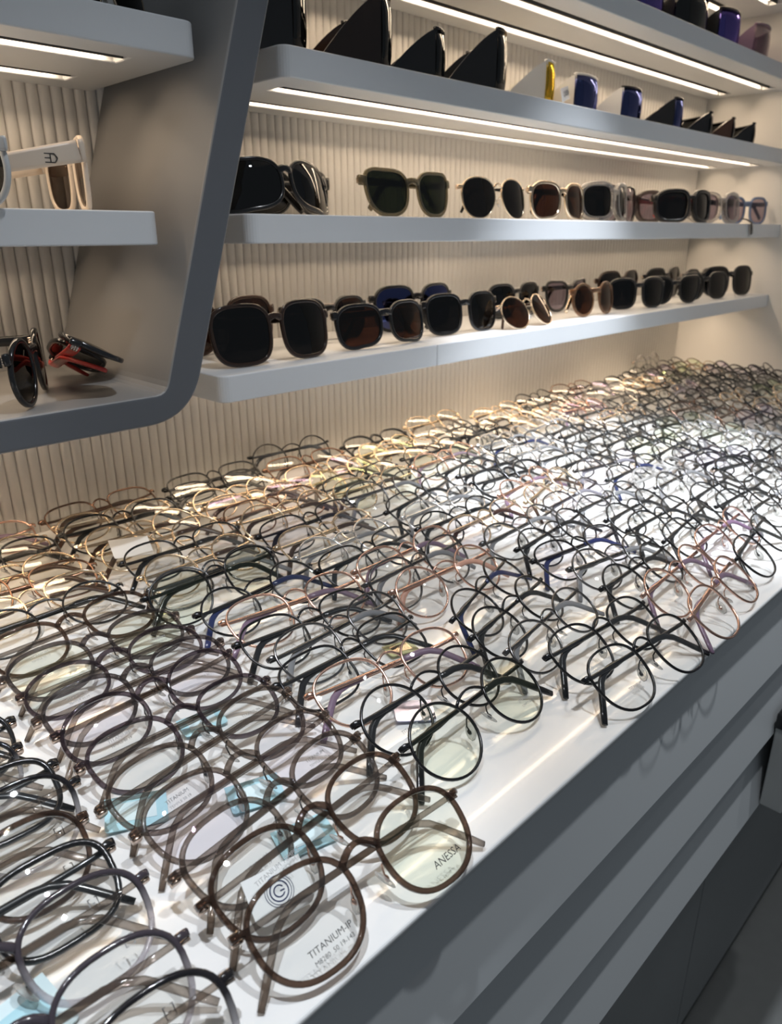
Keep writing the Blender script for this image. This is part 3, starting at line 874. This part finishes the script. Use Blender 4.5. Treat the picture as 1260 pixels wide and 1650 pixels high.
# white hang tag with a ringed emblem
x_, y_, z_, r_ = nudge(0.188, 0.062, C0 + .016, .038 * K, .028 * K, (R(33), 0, R(-12)))
root = empty('hang_tag', (x_, y_, z_), r_)
tag(root, 'white hang tag with ringed letter emblem tucked behind the front brown frame', 'tag')
m = MB(); m.prism(rounded(-.019, .019, -.014, .014, .006, {'lf', 'rf'}), 'z', 0, .0008); put('card', m.mesh('card'), 'card_white', root)
m = MB()
for r0, r1 in ((.0028, .0036), (.0052, .0060), (.0072, .0076), (.0086, .0090)):
    n = 36
    vs = [(r0 * math.cos(2 * math.pi * i / n), r0 * math.sin(2 * math.pi * i / n), .001) for i in range(n)] + \
         [(r1 * math.cos(2 * math.pi * i / n), r1 * math.sin(2 * math.pi * i / n), .001) for i in range(n)]
    rng = range(n) if r0 != .0028 else range(3, n - 3)
    m.add(vs, [(i, n + i, n + (i + 1) % n, (i + 1) % n) for i in rng], 0, False)
m.box((.0005, -.0006, .0009), (.0034, .0002, .0011))
put('emblem', m.mesh('emblem'), 'plastic_navy', root)

# ------------------------------------------------------------------ sunglasses on the shelves
ZS = [z + SH_T for z in SHELF_Z]
def sun(shelf_i, sp, x, y, yaw, mats, label, pitch=84, cat='sunglasses', roll=0, group=None):
    return spectacles(sp, 'sunglasses', x, y, ZS[shelf_i], R(pitch), R(yaw), mats, label, cat, group, roll=R(roll))[0]
def mk(fr, le, te=None, ti='plastic_black', pa='metal_gun'): return (fr, le, te or fr, ti, pa)
BL = mk('plastic_black', 'lens_dark'); TO = mk('ace_tortoise', 'lens_brown')
# lowest shelf, front row
sun(0, 'sun_big', .592, .580, 0, mk('ace_tortoise', 'lens_dark'), 'oversized dark tortoiseshell sunglasses at the partition end of the lowest shelf', 80)
sun(0, 'sun_oval', .798, .585, 0, mk('plastic_black', 'lens_brown'), 'black oval sunglasses with brown lenses beside the oversized tortoiseshell pair', 80)
sun(0, 'sun_square', 1.002, .600, -4, BL, 'square black sunglasses between oval black and thin gold pairs', 82)
sun(0, 'sun_metal_round', 1.156, .575, 4, mk('metal_gold', 'lens_brown', ti='plastic_brown', pa='metal_gold'), 'thin gold round sunglasses leaning back on the lowest shelf', 60)
sun(0, 'sun_round', 1.410, .590, 0, mk('ace_amber', 'lens_brown', 'metal_gold'), 'amber round sunglasses with brown lenses on the lowest shelf', 82)
sun(0, 'sun_square', 1.612, .600, -16, BL, 'square black sunglasses turned beside amber round pair, lowest shelf', 84)
sun(0, 'sun_cat', 1.785, .595, -18, BL, 'black upswept sunglasses in front of another black pair, lowest shelf', 84)
sun(0, 'sun_square', 1.955, .595, -18, mk('plastic_black', 'lens_black'), 'square opaque black sunglasses, second from the end wall, lowest shelf', 84)
sun(0, 'sun_big', 2.118, .598, -18, BL, 'large black sunglasses standing next to the end wall, lowest shelf', 84)
# lowest shelf, back row
sun(0, 'sun_big', .580, .690, 0, mk('plastic_brown', 'lens_brown'), 'brown sunglasses standing behind the oversized tortoiseshell pair', 86)
sun(0, 'sun_square', .778, .690, 2, mk('plastic_black', 'lens_brown', 'plastic_brown'), 'dark brown large sunglasses behind the black oval pair', 88)
sun(0, 'sun_big', .980, .690, -2, mk('plastic_black', 'lens_blue'), 'large black sunglasses with bluish lenses standing behind square black pair', 88)
sun(0, 'sun_square', 1.275, .690, 0, mk('plastic_black', 'lens_dark'), 'square black sunglasses behind the thin gold round pair', 86)
sun(0, 'sun_cat', 1.470, .690, 4, mk('plastic_black', 'lens_palegrey'), 'black browline glasses with pale lenses behind the amber pair', 88)
sun(0, 'sun_big', 1.700, .690, 0, mk('ace_tortoise', 'lens_dark'), 'large tortoiseshell sunglasses behind the turned square black pair', 86)
sun(0, 'sun_big', 1.930, .690, 0, BL, 'large black sunglasses behind the upswept black pair', 88)
sun(0, 'sun_square', 2.140, .690, 0, BL, 'square black sunglasses in the back corner of the lowest shelf', 88)
# middle shelf
sun(1, 'sun_wrap', .636, .600, 0, mk('plastic_black', 'lens_black'), 'bulky glossy black wraparound sunglasses on the middle shelf', 74)
sun(1, 'sun_wrap', .730, .705, 0, mk('plastic_black', 'lens_black'), 'glossy black wraparound sunglasses behind the bulky wraparound pair', 90)
sun(1, 'sun_cat', .855, .585, 0, mk('ace_olive', 'lens_green'), 'olive see-through sunglasses with green lenses on the middle shelf', 82)
sun(1, 'sun_aviator', 1.060, .585, 0, mk('metal_gold', 'lens_dark', ti='plastic_black', pa='metal_gold'), 'gold rimmed aviator sunglasses with dark lenses on the middle shelf', 80)
sun(1, 'sun_oval', 1.252, .585, 2, mk('metal_gold', 'lens_brown', 'ace_tortoise'), 'gold-edged brown butterfly sunglasses beside the gold aviators', 84)
sun(1, 'sun_goggle', 1.445, .590, 0, mk('ace_clear', 'lens_dark', 'plastic_white'), 'clear and white sports goggles with dark lenses on the middle shelf', 84)
sun(1, 'sun_big', 1.615, .668, 3, mk('plastic_black', 'lens_palegrey'), 'large black rimmed clear glasses behind the white goggles', 86)
sun(1, 'sun_goggle', 1.822, .672, 3, mk('ace_smoke', 'lens_palegrey', 'plastic_grey'), 'smoky grey goggles beside the large black rimmed glasses', 86)
sun(1, 'sun_goggle', 1.800, .592, -18, mk('plastic_black', 'lens_dark', 'plastic_red'), 'black sports goggles with red temples on the middle shelf', 84)
sun(1, 'sun_goggle', 1.975, .592, -18, mk('ace_clear', 'lens_palegrey', 'plastic_black'), 'pale grey sports goggles with a black strap, middle shelf', 84)
sun(1, 'sun_square', 2.140, .592, -18, mk('plastic_bluegrey', 'lens_palegrey'), 'blue framed square goggles next to the end wall, middle shelf', 86)
# black strap drooping over the shelf edge
m = MB(); m.sweep([(2.03, .560, ZS[1] + .012), (2.032, .548, ZS[1] + .010), (2.034, .536, ZS[1] + .003), (2.036, .534, ZS[1] - .012), (2.040, .534, ZS[1] - .024)], (1, 0, 0), [(.010, .003)] * 3 + [(.014, .003), (.012, .003)])
tag(put('goggle_strap', m.mesh('goggle_strap'), 'plastic_black'), 'short black strap end drooping over the middle shelf edge', 'strap')

# ---- wraparound visors
def visor_meshes(hc, he, halfw, depth, tlen, th0, th1, drop, rim):
    N = 20; phis = np.linspace(-72, 72, N + 1); V = {}
    def pos(p): return halfw * math.sin(R(p)) / math.sin(R(72)), depth * (math.cos(R(p)) - math.cos(R(72)))
    m = MB(); rows = []
    for p in phis:
        X, Z = pos(p); q = abs(p) / 72
        top = hc / 2 + (he / 2 - hc / 2) * q ** 1.6
        bot = -(hc / 2 + (he / 2 - hc / 2) * q ** 1.3)
        if abs(p) < 16: bot += .014 * (1 - (p / 16) ** 2)
        rows.append((X, Z, top, bot, p))
    vs = []; K = 5
    for off in (0, -.0022):
        for X, Z, tp, bt, p in rows:
            for j in range(K):
                v = bt + (tp - bt) * j / (K - 1); bulge = .003 * (1 - (2 * j / (K - 1) - 1) ** 2)
                nx, nz = math.sin(R(p)), math.cos(R(p))
                vs.append((X + nx * (off + bulge), v, Z + nz * (off + bulge)))
    A = (N + 1) * K; fs = []
    for i in range(N):
        for j in range(K - 1):
            a, b, c_, d_ = i * K + j, (i + 1) * K + j, (i + 1) * K + j + 1, i * K + j + 1
            fs.append((a, b, c_, d_)); fs.append((A + a, A + d_, A + c_, A + b))
    for i in range(N):
        a, b = i * K, (i + 1) * K; fs.append((a, A + a, A + b, b))
        a, b = i * K + K - 1, (i + 1) * K + K - 1; fs.append((a, b, A + b, A + a))
    for i in (0, N):
        for j in range(K - 1):
            a, b = i * K + j, i * K + j + 1; fs.append((a, b, A + b, A + a))
    m.add(vs, fs); V['shield'] = m.mesh('shield')
    m = MB(); pts = [(X, tp, Z - .001) for X, Z, tp, bt, p in rows]; m.sweep(pts, (0, 1, 0), (rim, .005)); V['brow'] = m.mesh('brow_bar')
    X, Z, tp, bt, p = rows[-1]
    for sg, key in ((1, 'tr'), (-1, 'tl')):
        up_, lo_ = [], []
        for i in range(11):
            s_ = i / 10; z_ = Z + .002 - (tlen + .002) * s_
            up_.append((tp + (-hc / 2 + th1 - tp) * s_ ** 1.35, z_))
            lo_.append((tp - th0 + (-hc / 2 - tp + th0) * min(1, s_ * 2.2), z_))
        m = MB(); a_, b_ = sg * (X - .0032), sg * (X + .0002)
        m.prism(up_ + lo_[::-1], 'x', min(a_, b_), max(a_, b_)); V[key] = m.mesh('temple')
    ks = list(V); V['verts'] = np.array([v.co[:] for k_ in ks for v in V[k_].vertices])
    return V
VIS = {'tall': visor_meshes(.068, .066, .062, .036, .064, .062, .006, 1.0, .004),
       'low': visor_meshes(.053, .051, .056, .030, .056, .048, .006, 1.0, .003),
       'small': visor_meshes(.043, .041, .054, .028, .048, .039, .006, 1.0, .003)}
def visor(shelf_i, kind, x, y, yaw, fr, le, te, label, pitch=90):
    V = VIS[kind]; Rm = rotm(R(pitch), R(yaw)); zmin = float((V['verts'] @ Rm.T)[:, 2].min())
    root = empty('wraparound_visor', (x, y, ZS[shelf_i] - zmin / K + .0002), (R(pitch), 0, R(yaw))); root.scale = (1 / K,) * 3
    tag(root, label, 'sunglasses')
    put('shield', V['shield'], le, root); put('brow_bar', V['brow'], fr, root)
    put('temple', V['tr'], te, root); put('temple', V['tl'], te, root)
    return root
visor(2, 'tall', .658, .640, 68, 'plastic_black', 'lens_black', 'plastic_black', 'tall black wraparound visor at the partition end of the upper shelf')
visor(2, 'tall', .806, .640, 66, 'plastic_black', 'lens_black', 'ace_tortoise', 'dark tortoiseshell wraparound visor with open temples on the upper shelf')
visor(2, 'low', .930, .640, 58, 'plastic_black', 'lens_black', 'plastic_black', 'plain black wraparound visor beside the dark tortoiseshell one, upper shelf')
visor(2, 'tall', 1.070, .640, 56, 'plastic_black', 'lens_black', 'plastic_black', 'black wide-sided wraparound visor before the white and yellow one')
visor(2, 'low', 1.222, .640, 49, 'plastic_white', 'lens_yellow', 'plastic_white', 'white wraparound visor with yellow mirrored shield on the upper shelf')
visor(2, 'low', 1.372, .640, 23, 'plastic_white', 'lens_blue', 'plastic_white', 'white wraparound visor with dark blue shield on the upper shelf')
visor(2, 'low', 1.545, .640, 22, 'plastic_black', 'lens_blue', 'plastic_white', 'dark blue shield visor with pale temples after the white pair')
visor(2, 'low', 1.728, .640, 38, 'plastic_black', 'lens_blue', 'plastic_black', 'black visor with blue shield, fourth from the end wall, upper shelf')
visor(2, 'small', 1.868, .640, 52, 'plastic_black', 'lens_black', 'plastic_black', 'black visor third from the end wall on the upper shelf')
visor(2, 'small', 1.996, .640, 52, 'plastic_black', 'lens_black', 'plastic_brown', 'small black visor second from the end wall on the upper shelf')
visor(2, 'small', 2.124, .640, 52, 'plastic_black', 'lens_black', 'plastic_black', 'black visor standing next to the end wall on the upper shelf')
# topmost shelf
visor(3, 'tall', 1.560, .635, 10, 'plastic_black', 'lens_purple', 'plastic_black', 'purple mirrored goggles farthest from the end wall, topmost shelf')
visor(3, 'tall', 1.760, .635, 6, 'plastic_black', 'lens_black', 'plastic_black', 'black goggles between purple ones on the topmost shelf')
visor(3, 'tall', 1.945, .635, 16, 'plastic_black', 'lens_purple', 'plastic_black', 'purple mirrored goggles second from the end wall, topmost shelf')
visor(3, 'tall', 2.135, .635, 20, 'plastic_purple', 'lens_palegrey', 'plastic_purple', 'pale lens goggles with purple frame next to the end wall, topmost shelf')

# brand card on the upper shelf visor
root = empty('brand_card', (1.190, .556, ZS[2] + .0170), (R(80), R(-14), R(20)))
tag(root, 'small white brand card leaning on the white and yellow visor', 'card')
m = MB(); m.box((-.026, -.010, 0), (.026, .010, .0008)); put('card', m.mesh('card'), 'card_white', root)
vs, fs = text_polys('QUEEN', .011); m = MB(); m.add([(q[0] + .006, q[1], .001) for q in vs], fs, 0, False); put('lettering', m.mesh('lettering'), 'print_black', root)

# ---- inside the slanted partition
ra = sun(1, 'sun_cream', .385, .655, 80, mk('plastic_cream', 'lens_brown'), 'cream square sunglasses with emblem on the temple inside the partition', 90)
rb = sun(1, 'sun_round_open', .236, .585, 118, mk('pearl_grey', 'lens_dark'), 'pearl grey round sunglasses with thick rims inside the partition', 90)
# emblem on the cream temple
P = proto('sun_cream'); d = SPEC['sun_cream']
m = MB(); xo_ = P['outw'] + .0030
def stroke(z0, y0, z1, y1, tw=.0009):
    m.sweep([(-xo_ - .0012, y0, z0), (-xo_ - .0012, y1, z1)], (1, 0, 0), (.0008, tw), k=4)
yc, zc = d['yh'] - .006, -.036
for q in (stroke(zc - .006, yc + .003, zc + .006, yc + .003), stroke(zc - .006, yc - .003, zc + .006, yc - .003),
          stroke(zc - .006, yc + .003, zc - .008, yc), stroke(zc - .008, yc, zc - .006, yc - .003), stroke(zc + .006, yc + .003, zc + .008, yc), stroke(zc + .008, yc, zc + .006, yc - .003),
          stroke(zc - .003, yc + .003, zc - .003, yc - .003), stroke(zc + .003, yc + .003, zc + .003, yc - .003), stroke(zc - .003, yc, zc + .003, yc)): pass
em = put('temple_emblem', m.mesh('temple_emblem'), 'print_black', [c for c in ra.children if c.name.startswith('temple')][1])
m = None
zf = ZS[0]
spectacles('sun_round_open', 'sunglasses', .280, .572, zf, R(88), R(60), mk('plastic_black', 'lens_dark'), 'round black sunglasses with open temples on the partition floor', 'sunglasses')
spectacles('sun_oval', 'sunglasses', .345, .600, zf, R(30), R(76), mk('plastic_black', 'lens_black', 'plastic_red'), 'folded black sports sunglasses with red temples at the partition corner', 'sunglasses', roll=R(12))
spectacles('sun_metal_round', 'sunglasses', .420, .600, ZS[2], R(84), R(30), mk('metal_gold', 'lens_dark', ti='plastic_black', pa='metal_gold'), 'gold and black round sunglasses on the upper shelf inside the partition', 'sunglasses')
spectacles('sun_square', 'sunglasses', .290, .610, ZS[2], R(84), R(20), BL, 'square black sunglasses on the upper shelf inside the partition', 'sunglasses')

# ------------------------------------------------------------------ layout units to metres
for o in bpy.data.objects:
    if o.type == 'LIGHT' and o.parent: o.data.energy *= K * K
    if o.parent is None and o.type != 'CAMERA':
        o.location = [K * v for v in o.location]
        if o.type == 'LIGHT':
            o.data.energy *= K * K; o.data.shadow_soft_size *= K
        else:
            o.scale = [K * v for v in o.scale]
